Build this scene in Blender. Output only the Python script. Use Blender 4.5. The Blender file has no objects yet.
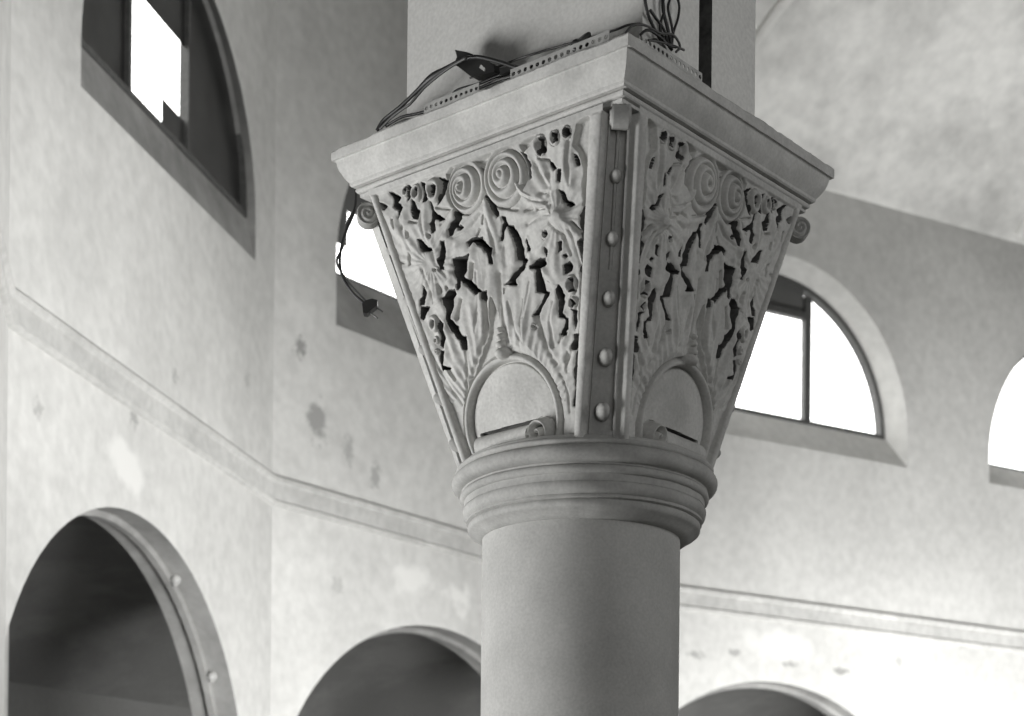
import bpy, math, random
import numpy as np
from mathutils import Vector, Matrix, geometry, noise

random.seed(7)
C = bpy.context.scene.collection
PI = math.pi
CAM_Z = 1.6                      # eye height above the floor
F_PX, HORIZON, ROLL = 1850.0, 971.7, 0.0096   # focal length and horizon of the 1024x716 view

# ------------------------------------------------------------------ helpers
def link(o, parent=None):
    C.objects.link(o)
    if parent is not None:
        o.parent = parent
    return o

def wloc(o):
    v = Vector((0, 0, 0))
    while o is not None:
        v += o.location
        o = o.parent
    return v

def mesh_obj(name, verts, faces, mat, parent=None, smooth=False, loc=None):
    """one mesh object; verts are given in world space"""
    base = wloc(parent) if parent is not None else Vector((0, 0, 0))
    o_loc = Vector(loc) - base if loc is not None else Vector((0, 0, 0))
    off = base + o_loc
    me = bpy.data.meshes.new(name)
    me.from_pydata([(v[0] - off.x, v[1] - off.y, v[2] - off.z) for v in verts], [], [tuple(f) for f in faces])
    me.update()
    if smooth is True:
        me.polygons.foreach_set('use_smooth', [True] * len(me.polygons))
    elif smooth:
        me.polygons.foreach_set('use_smooth', [True] * len(me.polygons))
        me.set_sharp_from_angle(angle=smooth)
    me.materials.append(mat)
    o = bpy.data.objects.new(name, me)
    o.location = o_loc
    return link(o, parent)

def thing(name, label, cat, loc, group=None):
    o = bpy.data.objects.new(name, None)
    o.location = loc
    o.empty_display_size = .1
    C.objects.link(o)
    return tag(o, label, cat, group)

def tag(o, label, cat, group=None):
    o['label'] = label; o['category'] = cat
    if group: o['group'] = group
    return o

def structure(o, label=None, cat=None):
    o['kind'] = 'structure'
    if label: o['label'] = label
    if cat: o['category'] = cat
    return o

# ------------------------------------------------------------------ materials
def mat_plaster(name, dark, light, scale=3.0, bump=.15, rough=.85, fine=60, spots=(), contrast=(.35, .65), bumpd=.01, zgrad=None):
    m = bpy.data.materials.new(name); m.use_nodes = True
    nt = m.node_tree; N = nt.nodes; L = nt.links
    b = N['Principled BSDF']; b.inputs['Roughness'].default_value = rough
    b.inputs['Specular IOR Level'].default_value = .25
    tc = N.new('ShaderNodeTexCoord')
    n1 = N.new('ShaderNodeTexNoise'); n1.inputs['Scale'].default_value = scale
    n1.inputs['Detail'].default_value = 6; n1.inputs['Roughness'].default_value = .6
    L.new(tc.outputs['Object'], n1.inputs['Vector'])
    cr = N.new('ShaderNodeValToRGB')
    cr.color_ramp.elements[0].position = contrast[0]; cr.color_ramp.elements[1].position = contrast[1]
    t = (1.0, .995, .955)
    cr.color_ramp.elements[0].color = tuple(dark * k for k in t) + (1,)
    cr.color_ramp.elements[1].color = tuple(light * k for k in t) + (1,)
    L.new(n1.outputs['Fac'], cr.inputs['Fac'])
    col = cr.outputs['Color']
    # fine grain
    n2 = N.new('ShaderNodeTexNoise'); n2.inputs['Scale'].default_value = fine; n2.inputs['Detail'].default_value = 3
    L.new(tc.outputs['Object'], n2.inputs['Vector'])
    mr = N.new('ShaderNodeMapRange'); mr.inputs['From Min'].default_value = .3; mr.inputs['From Max'].default_value = .7
    mr.inputs['To Min'].default_value = .90; mr.inputs['To Max'].default_value = 1.06
    L.new(n2.outputs['Fac'], mr.inputs['Value'])
    mx = N.new('ShaderNodeMix'); mx.data_type = 'RGBA'; mx.blend_type = 'MULTIPLY'; mx.inputs['Factor'].default_value = 1
    L.new(col, mx.inputs['A']); L.new(mr.outputs['Result'], mx.inputs['B'])
    col = mx.outputs['Result']
    for (p, r, val, stretch) in spots:       # stains and flaked patches on the plaster, in metres
        vm = N.new('ShaderNodeVectorMath'); vm.operation = 'SUBTRACT'; vm.inputs[1].default_value = p
        L.new(tc.outputs['Object'], vm.inputs[0])
        vs = N.new('ShaderNodeVectorMath'); vs.operation = 'MULTIPLY'; vs.inputs[1].default_value = stretch
        L.new(vm.outputs[0], vs.inputs[0])
        ln = N.new('ShaderNodeVectorMath'); ln.operation = 'LENGTH'; L.new(vs.outputs[0], ln.inputs[0])
        n3 = N.new('ShaderNodeTexNoise'); n3.inputs['Scale'].default_value = 1.6 / r; n3.inputs['Detail'].default_value = 4
        L.new(tc.outputs['Object'], n3.inputs['Vector'])
        ma = N.new('ShaderNodeMath'); ma.operation = 'MULTIPLY_ADD'; ma.inputs[1].default_value = r * 2.4
        L.new(n3.outputs['Fac'], ma.inputs[0]); L.new(ln.outputs['Value'], ma.inputs[2])
        m2 = N.new('ShaderNodeMapRange'); m2.inputs['From Min'].default_value = r * 1.6; m2.inputs['From Max'].default_value = r * 2.2
        m2.inputs['To Min'].default_value = 1; m2.inputs['To Max'].default_value = 0
        L.new(ma.outputs[0], m2.inputs['Value'])
        m3 = N.new('ShaderNodeMix'); m3.data_type = 'RGBA'
        m3.inputs['B'].default_value = (val, val * .995, val * .955, 1)
        L.new(m2.outputs['Result'], m3.inputs['Factor']); L.new(col, m3.inputs['A'])
        col = m3.outputs['Result']
    L.new(col, b.inputs['Base Color'])
    bp = N.new('ShaderNodeBump'); bp.inputs['Strength'].default_value = bump; bp.inputs['Distance'].default_value = bumpd
    ad = N.new('ShaderNodeMath'); ad.operation = 'MULTIPLY_ADD'; ad.inputs[1].default_value = .35
    L.new(n2.outputs['Fac'], ad.inputs[0]); L.new(n1.outputs['Fac'], ad.inputs[2])
    L.new(ad.outputs[0], bp.inputs['Height']); L.new(bp.outputs['Normal'], b.inputs['Normal'])
    return m

def mat_plain(name, v, rough=.5, metal=0.0, noise_amt=.2, scale=40):
    m = bpy.data.materials.new(name); m.use_nodes = True
    N = m.node_tree.nodes; L = m.node_tree.links
    b = N['Principled BSDF']; b.inputs['Roughness'].default_value = rough; b.inputs['Metallic'].default_value = metal
    tc = N.new('ShaderNodeTexCoord'); n1 = N.new('ShaderNodeTexNoise'); n1.inputs['Scale'].default_value = scale
    L.new(tc.outputs['Object'], n1.inputs['Vector'])
    cr = N.new('ShaderNodeValToRGB')
    a, c = v * (1 - noise_amt), v * (1 + noise_amt)
    cr.color_ramp.elements[0].position = .3; cr.color_ramp.elements[1].position = .7
    cr.color_ramp.elements[0].color = (a, a, a * .96, 1); cr.color_ramp.elements[1].color = (c, c, c * .96, 1)
    L.new(n1.outputs['Fac'], cr.inputs['Fac']); L.new(cr.outputs['Color'], b.inputs['Base Color'])
    return m

def mat_glass(name, tint=.95, glossy=.05):
    m = bpy.data.materials.new(name); m.use_nodes = True
    N = m.node_tree.nodes; L = m.node_tree.links
    N.remove(N['Principled BSDF'])
    tr = N.new('ShaderNodeBsdfTransparent'); tr.inputs['Color'].default_value = (tint, tint, tint, 1)
    gl = N.new('ShaderNodeBsdfGlossy'); gl.inputs['Roughness'].default_value = .08
    mx = N.new('ShaderNodeMixShader'); mx.inputs['Fac'].default_value = glossy
    L.new(tr.outputs[0], mx.inputs[1]); L.new(gl.outputs[0], mx.inputs[2])
    L.new(mx.outputs[0], N['Material Output'].inputs['Surface'])
    return m

M_stone = mat_plaster('carved_stone', .41, .54, scale=9, bump=.25, fine=150, bumpd=.004)
M_recess_shade = mat_plaster('recess_shade_stone', .06, .13, scale=30, bump=.2, fine=150, bumpd=.003)  # near-black stone colour that paints the shade inside recesses
M_ring = mat_plaster('necking_stone', .32, .45, scale=7, bump=.25, fine=150, bumpd=.004)
M_shaft = mat_plaster('shaft_stone', .39, .47, scale=5, bump=.10, fine=170, bumpd=.003)
M_abacus = mat_plaster('abacus_stone', .44, .56, scale=12, bump=.3, fine=160, bumpd=.004)
M_pier = mat_plaster('pier_plaster', .48, .55, scale=3, bump=.15, fine=120, bumpd=.004)
M_cable = mat_plain('black_rubber', .018, .45)
M_cable2 = mat_plain('grey_rubber', .07, .5)
M_metal = mat_plain('galvanised_steel', .40, .5, .3)
M_brass = mat_plain('plug_pin_metal', .12, .35, .8)
M_black = mat_plain('black_plastic', .02, .4)
M_frame = mat_plain('window_frame_paint', .07, .6)
M_dirty = mat_plain('grimy_window_pane', .022, .35, 0, .5, 5)
M_board = mat_plain('grey_panel', .10, .7, 0, .2, 3)
M_glass = mat_glass('clear_window_glass')
M_floor = mat_plaster('stone_floor', .12, .18, scale=1, bump=.1)
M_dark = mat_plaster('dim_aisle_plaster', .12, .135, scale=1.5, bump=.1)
M_bulb = mat_plain('white_porcelain', .38, .3)

# ------------------------------------------------------------------ view geometry
def cam_ray(px, py):
    dx, dy = px - 512.0, py - HORIZON
    c, s = math.cos(ROLL), math.sin(ROLL)
    return (c * dx + s * dy) / F_PX, -(-s * dx + c * dy) / F_PX      # X/Y, Z/Y

# ================================================================== COLUMN
D, AX, TH = 4.0, .1404, .0842
nx, ny = math.sin(TH), -math.cos(TH)
tx, ty = math.cos(TH), math.sin(TH)
r2 = math.sqrt(.5)
NU = np.array(((nx - tx) * r2, (ny - ty) * r2))      # outward normal of the left-hand face
NV = np.array(((nx + tx) * r2, (ny + ty) * r2))      # outward normal of the right-hand face
def W(p, q, h, dx=0.0):
    """local (towards left face, towards right face, height over the eye) -> world"""
    return (AX + dx + p * NU[0] + q * NV[0], D + p * NU[1] + q * NV[1], h + CAM_Z)

col_base = (AX, D, 0.0)
column = thing('column', 'carved stone column with basket capital of acanthus leaves and spiral volutes', 'column', col_base)

def lathe(profile, n=160, cx=AX, cy=D, wob=0.0):
    vs, fs = [], []
    for (r, h) in profile:
        for k in range(n):
            a = 2 * PI * k / n
            rr = r
            if wob:
                rr += wob * (noise.noise(Vector((math.cos(a) * 6, math.sin(a) * 6, h * 30))))
            vs.append((cx + rr * math.cos(a), cy + rr * math.sin(a), h + CAM_Z))
    m = len(profile)
    for i in range(m - 1):
        for k in range(n):
            k2 = (k + 1) % n
            fs.append((i * n + k, (i + 1) * n + k, (i + 1) * n + k2, i * n + k2))
    fs.append(tuple(range(n))); fs.append(tuple(reversed(range((m - 1) * n, m * n))))
    return vs, fs

v, f = lathe([(.2136, .9352), (.2136, .6), (.2145, .2), (.2155, -.4), (.217, -1.30), (.232, -1.34)])
mesh_obj('shaft', v, f, M_shaft, column, math.radians(35))
v, f = lathe([(.232, -1.34), (.262, -1.345), (.275, -1.37), (.262, -1.40), (.25, -1.42), (.262, -1.45), (.30, -1.47), (.315, -1.50), (.30, -1.53), (.32, -1.535), (.32, -1.599)])
mesh_obj('base', v, f, M_shaft, column, math.radians(35))

def arc(cr, ch, r, a0, a1, n=7):
    return [(cr + r * math.cos(math.radians(a0 + (a1 - a0) * i / (n - 1))), ch + r * math.sin(math.radians(a0 + (a1 - a0) * i / (n - 1)))) for i in range(n)]
necking_prof = [(.20, 1.088), (.262, 1.088), (.266, 1.084), (.2665, 1.079), (.272, 1.078)]
necking_prof += arc(.2735, 1.0725, .0055, 80, -60, 5) + [(.2740, 1.0665)]
necking_prof += arc(.2700, 1.0495, .0165, 72, -62, 10)
necking_prof += [(.2720, 1.0325), (.2655, 1.0315), (.2645, 1.0280)]
necking_prof += arc(.2600, 1.0195, .0090, 75, -65, 7)
necking_prof += [(.2600, 1.0105), (.2585, 1.0040), (.2600, .9960)]
necking_prof += arc(.2460, .9860, .0165, 40, -48, 8)
necking_prof += [(.2530, .9710), (.2545, .9690), (.2545, .9650), (.2500, .9630)]
necking_prof += arc(.2410, .9545, .0105, 50, -52, 7)
necking_prof += [(.2420, .9440), (.2360, .9395), (.2290, .9345), (.2225, .9305), (.2136, .9290), (.19, .9290)]
v, f = lathe([(r, h) for r, h in necking_prof], 220, AX + .006, D, .0018)
mesh_obj('necking', v, f, M_ring, column, math.radians(40))

# ------------------------------------------------------------------ basket
H0, H1 = 1.083, 1.664
def wp(h): return .200 + (.325 - .200) * (h - H0) / (H1 - H0)
def wq(h): return .200 + (.344 - .200) * (h - H0) / (H1 - H0)
def bdx(h): return .008 * (1 - (h - H0) / (H1 - H0))
def chf(h): return .039 - .010 * (h - H0) / (H1 - H0)      # chamfer of the corners

# core: closed solid inside the carved faces
def prism_rings(rings, cap=True):
    vs, fs = [], []
    n = len(rings[0])
    for r in rings: vs += r
    for i in range(len(rings) - 1):
        for k in range(n):
            k2 = (k + 1) % n
            fs.append((i * n + k, i * n + k2, (i + 1) * n + k2, (i + 1) * n + k))
    if cap:
        fs.append(tuple(reversed(range(n)))); fs.append(tuple(range((len(rings) - 1) * n, len(rings) * n)))
    return vs, fs
def oct_ring(h, inset):
    a, b, c = wp(h) - inset, wq(h) - inset, .02
    return [W(x, y, h, bdx(h)) for x, y in ((a, b - c), (a - c, b), (-a + c, b), (-a, b - c), (-a, -b + c), (-a + c, -b), (a - c, -b), (a, -b + c))]
v, f = prism_rings([oct_ring(H0, .064), oct_ring(H1, .064)])
mesh_obj('basket_core', v, f, M_stone, column)

# --- the carving of one face, designed on a drawing of the left-hand face ---
def face_pt(px, py, lift=.018):
    """drawing point -> (across, height) on the left-hand face in metres"""
    a, b = cam_ray(px, py)
    h = 1.4
    for _ in range(30):
        w = wp(h) + lift
        # AX+bdx + w*NU0 + q*NV0 = a*Y ; Y = D + w*NU1 + q*NV1 ; h = b*Y
        x0 = AX + bdx(h) + w * NU[0]; y0 = D + w * NU[1]
        q = (a * y0 - x0) / (NV[0] - a * NV[1])
        h = b * (y0 + q * NV[1])
    return q, h

HOLES = [  # shadow outlines cut as deep undercuts between the lobes
 [(438.4,176),(447.2,178.3),(446.6,186),(445.3,192),(437.4,202.8),(440.4,196),(442.8,186),(441.8,179.3)],
 [(431.5,184),(434,182.6),(436.6,184.5),(437.4,189),(436,193.4),(433,193.6),(431,190)],
 [(421.8,181),(424.6,182),(426.2,187),(428.6,193),(425.7,199),(421.8,200.3),(424.3,194),(423.6,188)],
 [(415.5,187),(417,185.4),(419,187),(419,192),(416.5,193)],
 [(407.6,184),(410.6,187),(410,194),(407.6,198),(408.6,191)],
 [(404.8,187.5),(406.4,186.5),(407,189),(406,191)],
 [(388.6,190.6),(396.4,193),(399.3,196),(397.4,201),(403.2,205.7),(401.3,212.6),(398.3,215.5),(399.3,208.7),(394.4,204.7),(393.5,197)],
 [(376,201),(382.7,202),(387.6,204.7),(385.6,207.7),(381.7,207)],
 [(412,196),(414,200),(415.5,204.7),(418.6,208.7),(418,217.5),(413,216.5),(411.5,208.7)],
 [(429.9,200),(433.3,207.8),(436.8,212.6),(442.8,216.6),(438.7,218.4),(434.7,216.6),(433.8,223.5),(434.7,228.3),(431.8,230.3),(429.9,222.5),(431.8,216.6),(430.8,208.8)],
 [(453.6,202),(457.2,207.8),(461,209.8),(461,216.6),(458.2,222.5),(460,227),(456.2,225.9),(454.3,228.3),(453.8,233.2),(451.3,235.2),(449.9,228.3),(451.8,223.5),(454.8,217.6),(455.2,209.8)],
 [(460.5,222.8),(464.7,225.5),(461.5,227.9),(459.3,226)],
 [(417.6,238),(421,238),(426.9,246),(432.8,247),(428.9,249.8),(423,249.8),(420,245)],
 [(442.6,240),(446.5,240),(445.5,254.7),(443.5,267.4),(438.7,267.4),(437,258.7),(439.6,254.7)],
 [(453.8,257.7),(470,252.8),(467.4,260),(467,268),(463.5,274.7),(470,279),(476,283.5),(481,289.3),(475.3,293.2),(472.3,289.3),(459.6,276.6),(461.6,285.4),(458.7,287.4),(457.7,277.6),(454.7,269.8),(453.5,262)],
 [(482,290.3),(487.5,289.3),(488,297),(485,299.6),(482,297)],
 [(448.9,288.4),(455.7,287.9),(457.2,292.3),(453.8,296.2),(453.8,305),(450.8,312.8),(450.8,317.7),(457.9,324.7),(460.8,333.5),(466.7,335.4),(466.2,347),(461.8,347),(459.9,338.3),(455,334.4),(451,326.6),(447,319.8),(446.9,308.9),(443,297.1)],
 [(422.5,283.5),(425.4,291.3),(424.4,299),(424,303),(420.5,303),(419.6,298),(422.5,294.2),(422,289.3)],
 [(421,305),(430.3,305.5),(426.4,312.8),(423.5,317.7),(420.5,315.7)],
 [(434,318.6),(436.4,320),(436.8,324),(435,325.6),(433.6,322)],
 [(440.3,317.8),(444.2,321.7),(445.2,333.5),(442.3,346.2),(440.3,343.2),(441.3,334.4),(439.3,327)],
 [(440.6,349),(442.9,349),(442.9,364.7),(451,366.7),(442.3,368.6),(440.6,360)],
 [(485.2,194.9),(488.6,194.4),(498.9,213.5),(496,216),(493,210.5),(490,202.7)],
 [(500.8,214.4),(504.7,215.4),(506.2,222.3),(502.8,229),(501.8,238.9),(499.9,238.9),(501.3,227),(502.8,220.3)],
 [(506.7,224.2),(512.6,224.2),(516.5,229),(519.8,238.5),(522.7,247.3),(523.7,257),(528.0,258),(524.7,265.8),(521.5,270),(516.4,277),(517.4,282.7),(505.6,282.7),(510.5,280.0),(516.8,270.5),(522.4,262),(521.3,258.5),(517,258),(516.5,248),(513.5,236)],
 [(473.5,236),(481.3,236),(487,242.8),(491,246.7),(492,254.5),(493.5,262),(489,262),(486.2,250.6),(481.3,245.7),(474,240),(469.6,244.7),(467.6,240.8)],
 [(563.3,263),(568.6,260),(572,264),(570.6,268.8),(564.7,271.2)],
 [(539.3,257),(545,257),(546.8,262),(542.3,266.8),(544,277.6),(545.7,289.6),(549.8,290),(542.8,303.2),(539.9,310),(533,313),(537.9,307.2),(544.7,292),(537,289.6),(537.9,270),(537.6,267.5),(532,266.6),(531.7,265),(537,261)],
 [(589.2,196),(589.7,202),(588,215),(587.2,234.5),(584.3,244.3),(585.3,259),(583.3,271.2),(580.9,269.7),(581.4,254),(578.4,244.3),(576.5,239.4),(581.4,236.5),(580.4,228.7),(580.4,214.7),(585.3,203)],
 [(558.9,188.3),(562.8,189.3),(567.7,198),(574.5,203),(570.6,205),(566.7,203),(563.3,199)],
 [(557.9,167.8),(561.8,167.8),(559.9,179.6),(557.4,178.6)],
 [(548.3,157.7),(553.2,161.6),(557,166.5),(553.2,168.4),(550.3,162.6)],
 [(572.8,151.8),(576.7,154.7),(578.7,162.6),(575.7,163.5),(573.8,158.7)],
 [(539,136),(544.4,136),(546.4,149),(540.5,153.8),(538.6,152.8),(539.8,142)],
 [(553,130.3),(558,131.3),(559,139),(555,141),(553.5,138)],
 [(564,129),(567,125.5),(570.5,127),(571,132),(567.5,135),(564.5,133)],
 [(510,148.6),(518.2,148),(526,153.5),(529.5,163),(530.6,175),(526,178.9),(522,178.9),(522.4,167),(519.6,157.4)],
 [(470,163.2),(477,163.9),(485,169),(486,174),(484,178),(479,170)],
 [(526.4,237.5),(528.3,243.5),(530,249),(528,248.6),(526,243)],
 [(545.8,246),(547.6,249),(547,254.5),(545.2,251)],
 [(558.4,241),(560.5,240),(560,248),(557.8,250)],
 [(562.5,253),(565,251.6),(567,254),(565,256)],
 [(544,231),(547.5,230.4),(549,233),(546.6,235.6)],
 [(558.4,283.7),(562.3,289.6),(564.3,299.3),(564.3,312),(568.2,317),(568.7,326.7),(564.3,331.6),(560.4,332.6),(564.3,325.7),(566.2,318),(559.4,315),(559.4,299.3),(556.5,287.6)],
 [(570.6,277),(574.4,276),(576.4,281),(576.4,289.5),(571,290),(572.4,284)],
 [(572.6,297.5),(575.5,298),(576.8,302),(574.4,306),(572.6,303)],
 [(573,308),(577.5,309),(577,319),(575,326.7),(574.3,319)],
 [(573.3,333),(580.6,332),(580,338),(576,347.6),(571.4,347.6),(571.4,343.7),(574.3,338)],
 [(578.2,346.6),(580.6,347.6),(579,359.3),(576.8,366),(577,369),(577.2,376),(574.3,388.7),(572.3,404),(570.0,404),(573.0,384.8),(572.6,377),(573.3,367),(575.3,359.3)],
 [(560.6,332),(568.4,330),(567.4,333),(562.6,335)],
]
SHALLOW = [  # plain ground between the leaves: (outline, level)
 ([(472,160.5),(490,151.5),(499,147.6),(491,158),(487,170),(481,164)], .004),
 ([(577,122),(590,112),(596,112),(592,150),(590,196),(584,203),(582,185),(583,165),(578,150),(573,143)], .005),
 ([(492,296),(497,312),(499,352),(483,366),(472,376),(480,358),(487,338),(489,318)], .006),
 ([(448,182),(452,172),(458,166),(452,166),(446,172)], .006),
 ([(523,150),(532,140),(536,134),(530,136),(520,143)], .006),
]
GROOVES = [ # (polyline, half width m, depth m)
 ([(485,299),(487,330),(478,356),(471,374)], .005, .010), ([(464.5,347),(466,375),(465,400)], .003, .006),
 ([(499,272),(500,300),(503,326),(511,345)], .006, .008), ([(523,297),(521,320),(523,340)], .003, .004),
 ([(536,313),(541,330),(548,348),(556,362)], .006, .010), ([(531,280),(527,300),(524,315)], .003, .003),
 ([(538,156),(549,158)], .0022, .008), ([(499,206),(519,208.5)], .0022, .008), ([(527,208.5),(533,206)], .003, .007),
 ([(538,207.5),(547,206.5)], .0025, .007), ([(552,203),(552.5,211)], .002, .006), ([(573,221),(580,229)], .003, .010),
 ([(541,191.4),(546,190.4)], .003, .006), ([(482.8,213),(481,221)], .0022, .008), ([(478.5,227),(476.5,233)], .0022, .006),
 ([(436,205.6),(449,207.4)], .0022, .008), ([(398,261.3),(404,261)], .0022, .005), ([(409,252),(410,262)], .003, .007),
 ([(407,230),(408.5,235)], .0028, .008), ([(393,218),(395,226)], .0025, .008), ([(437,282),(440,290)], .004, .008), ([(446,285),(447,286.5)], .003, .010),
 ([(410,220),(417,220.4)], .0022, .010), ([(433.6,267.6),(434.6,268)], .003, .010), ([(428,232.6),(429.6,234.6)], .003, .010),
 ([(472.5,262),(471,276)], .004, .010), ([(461,298),(457,316)], .004, .010), ([(505,287),(504.5,291)], .002, .007),
 ([(533,324),(535,326)], .003, .008), ([(449,367),(455,378)], .003, .006), ([(577,338),(566,360)], .0035, .005), ([(562,333),(559,340)], .003, .006),
 ([(420,350),(428,372),(446,412)], .002, .002), ([(486,216),(492,236),(494,250)], .004, .005), ([(503,245),(505,262)], .006, .004),
 ([(455,236),(470,226),(481,212)], .003, .003), ([(547,200),(552,188),(549,172)], .005, .006), ([(552,222),(563,232),(570,252)], .004, .006),
 ([(570,228),(576,248),(580,262)], .005, .009), ([(528,222),(540,214),(556,212)], .005, .005), ([(398,214),(404,232),(412,250)], .005, .004),
 ([(432,250),(436,262),(446,276)], .005, .006), ([(522,190),(532,198),(545,200)], .003, .005), ([(509,300),(512,318),(520,338)], .003, .003),
 ([(476,270),(478,300),(476,330)], .003, .003), ([(431,352),(447,380),(460,402)], .004, .005), ([(424,268),(428,284),(434,300)], .004, .005),
 ([(553,300),(551,320),(554,345)], .004, .005), ([(568,350),(566,370)], .003, .004), ([(560,372),(566,392),(567,410)], .003, .004),
 ([(535,372),(528,362)], .002, .0), ([(420,210),(421,222),(424,232)], .004, .004), ([(403,214),(402,226)], .003, .004),
 ([(440,222),(446,214),(452,207)], .003, .005), ([(533,160),(540,172),(548,184)], .005, .006), ([(569,140),(568,160),(570,182)], .004, .005),
]
RIDGES = [  # (polyline, half width, height)
 ([(491,345),(490,300),(492,262),(489,236),(486,200)], .010, .008), ([(480,345),(472,310),(462,284)], .009, .006), ([(483,330),(479,295),(473,255),(474,240)], .009, .007),
 ([(510,345),(507,310),(511,285),(513,262),(509,232)], .010, .007), ([(530,350),(522,325),(527,300),(534,275),(531,262)], .010, .007),
 ([(556,372),(550,340),(553,315),(556,292)], .010, .008), ([(566,372),(563,350),(566,334)], .006, .005),
 ([(459,372),(452,345),(447,328)], .008, .006), ([(450,372),(446,355)], .005, .004),
 ([(498,246),(494,228),(488,205)], .006, .006), ([(441,262),(420,250),(402,236),(390,214),(383,206)], .010, .006),
 ([(424,262),(407,244),(404,220),(406,206)], .008, .006), ([(436,250),(426,232),(424,212),(425,203)], .008, .007),
 ([(436,245),(447,232),(452,212)], .009, .008), ([(447,236),(462,246),(468,250)], .008, .005), ([(446,262),(450,240),(462,228),(480,208)], .008, .006),
 ([(451,280),(450,262),(458,248)], .007, .006), ([(436,300),(430,280),(418,262)], .008, .006), ([(444,308),(438,296),(436,280)], .007, .006),
 ([(560,214),(545,206),(530,194),(518,182)], .009, .009), ([(560,214),(556,196),(549,178),(541,162)], .009, .008), ([(562,214),(572,188),(566,168),(566,146)], .010, .008),
 ([(553,216),(532,216),(510,212)], .009, .006), ([(556,216),(538,226),(524,230)], .008, .005), ([(560,214),(548,240),(536,252),(531,262)], .008, .006),
 ([(563,216),(553,244),(556,264),(560,278)], .009, .007), ([(566,216),(574,240),(580,258),(580,272)], .008, .007), ([(566,212),(576,210),(584,204)], .007, .005),
 ([(566,220),(578,232)], .006, .005), ([(540,262),(548,274),(554,282)], .006, .005), ([(533,258),(527,248),(528,236)], .005, .004),
 ([(562,300),(566,316)], .004, .004), ([(574,352),(571,368)], .006, .004),
]
CURLS = [  # small rolled leaf tips: centre, radius, tube, lift
 ((434,188.5),.021,.0065,.010), ((416.6,191),.0155,.0055,.009), ((405.5,190),.010,.004,.008), ((540,143),.018,.006,.006),
 ((555,136),.013,.005,.006), ((567,130.5),.012,.005,.006), ((434.6,322),.0155,.006,.009), ((437,338.4),.008,.0035,.007),
 ((571.8,283),.017,.006,.010), ((573.5,301.5),.012,.005,.008), ((545.8,233),.0085,.0035,.004), ((437.5,350),.006,.003,.004), ((533,324),.006,.003,.003),
]
SPIRALS = [((465.8, 186), .050, -1, (459.5, 187)), ((505, 175), .057, 1, (501, 171))]

def seg_dist(X, Y, pts):
    d = np.full(X.shape, 1e9)
    for (x0, y0), (x1, y1) in zip(pts[:-1], pts[1:]):
        ex, ey = x1 - x0, y1 - y0
        l = ex * ex + ey * ey + 1e-12
        t = np.clip(((X - x0) * ex + (Y - y0) * ey) / l, 0, 1)
        d = np.minimum(d, np.hypot(X - x0 - t * ex, Y - y0 - t * ey))
    return d
def poly_sdf(X, Y, pts):
    d = seg_dist(X, Y, pts + [pts[0]])
    ins = np.zeros(X.shape, bool)
    n = len(pts)
    for i in range(n):
        x0, y0 = pts[i]; x1, y1 = pts[(i + 1) % n]
        if y0 == y1: continue
        cond = ((y0 > Y) != (y1 > Y)) & (X < (x1 - x0) * (Y - y0) / (y1 - y0) + x0)
        ins ^= cond
    return np.where(ins, -d, d)
def smooth01(x): x = np.clip(x, 0, 1); return x * x * (3 - 2 * x)

def vnoise(X, Y, s, seed):
    rng = np.random.default_rng(seed)
    g = rng.random((90, 90))
    x = (X / s) % 80; y = (Y / s) % 80
    i = np.floor(x).astype(int); j = np.floor(y).astype(int)
    fx = smooth01(x - i); fy = smooth01(y - j)
    return (g[i, j] * (1 - fx) + g[i + 1, j] * fx) * (1 - fy) + (g[i, j + 1] * (1 - fx) + g[i + 1, j + 1] * fx) * fy - .5

MED_C = face_pt(514.5, 420, .004)
MED_R = .122

PARTS = ['carved_ground', 'border_fillet', 'spiral_volute', 'spiral_volute', 'acanthus_leaf', 'acanthus_leaf', 'acanthus_leaf', 'acanthus_leaf',
         'stalk', 'medallion', 'medallion_rim', 'finial', 'scroll', 'leaf_curl', 'leaf_curl', 'leaf_curl', 'leaf_curl', 'leaf_curl', 'leaf_curl', 'leaf_curl', 'leaf_curl', 'undercut_recess']

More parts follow.
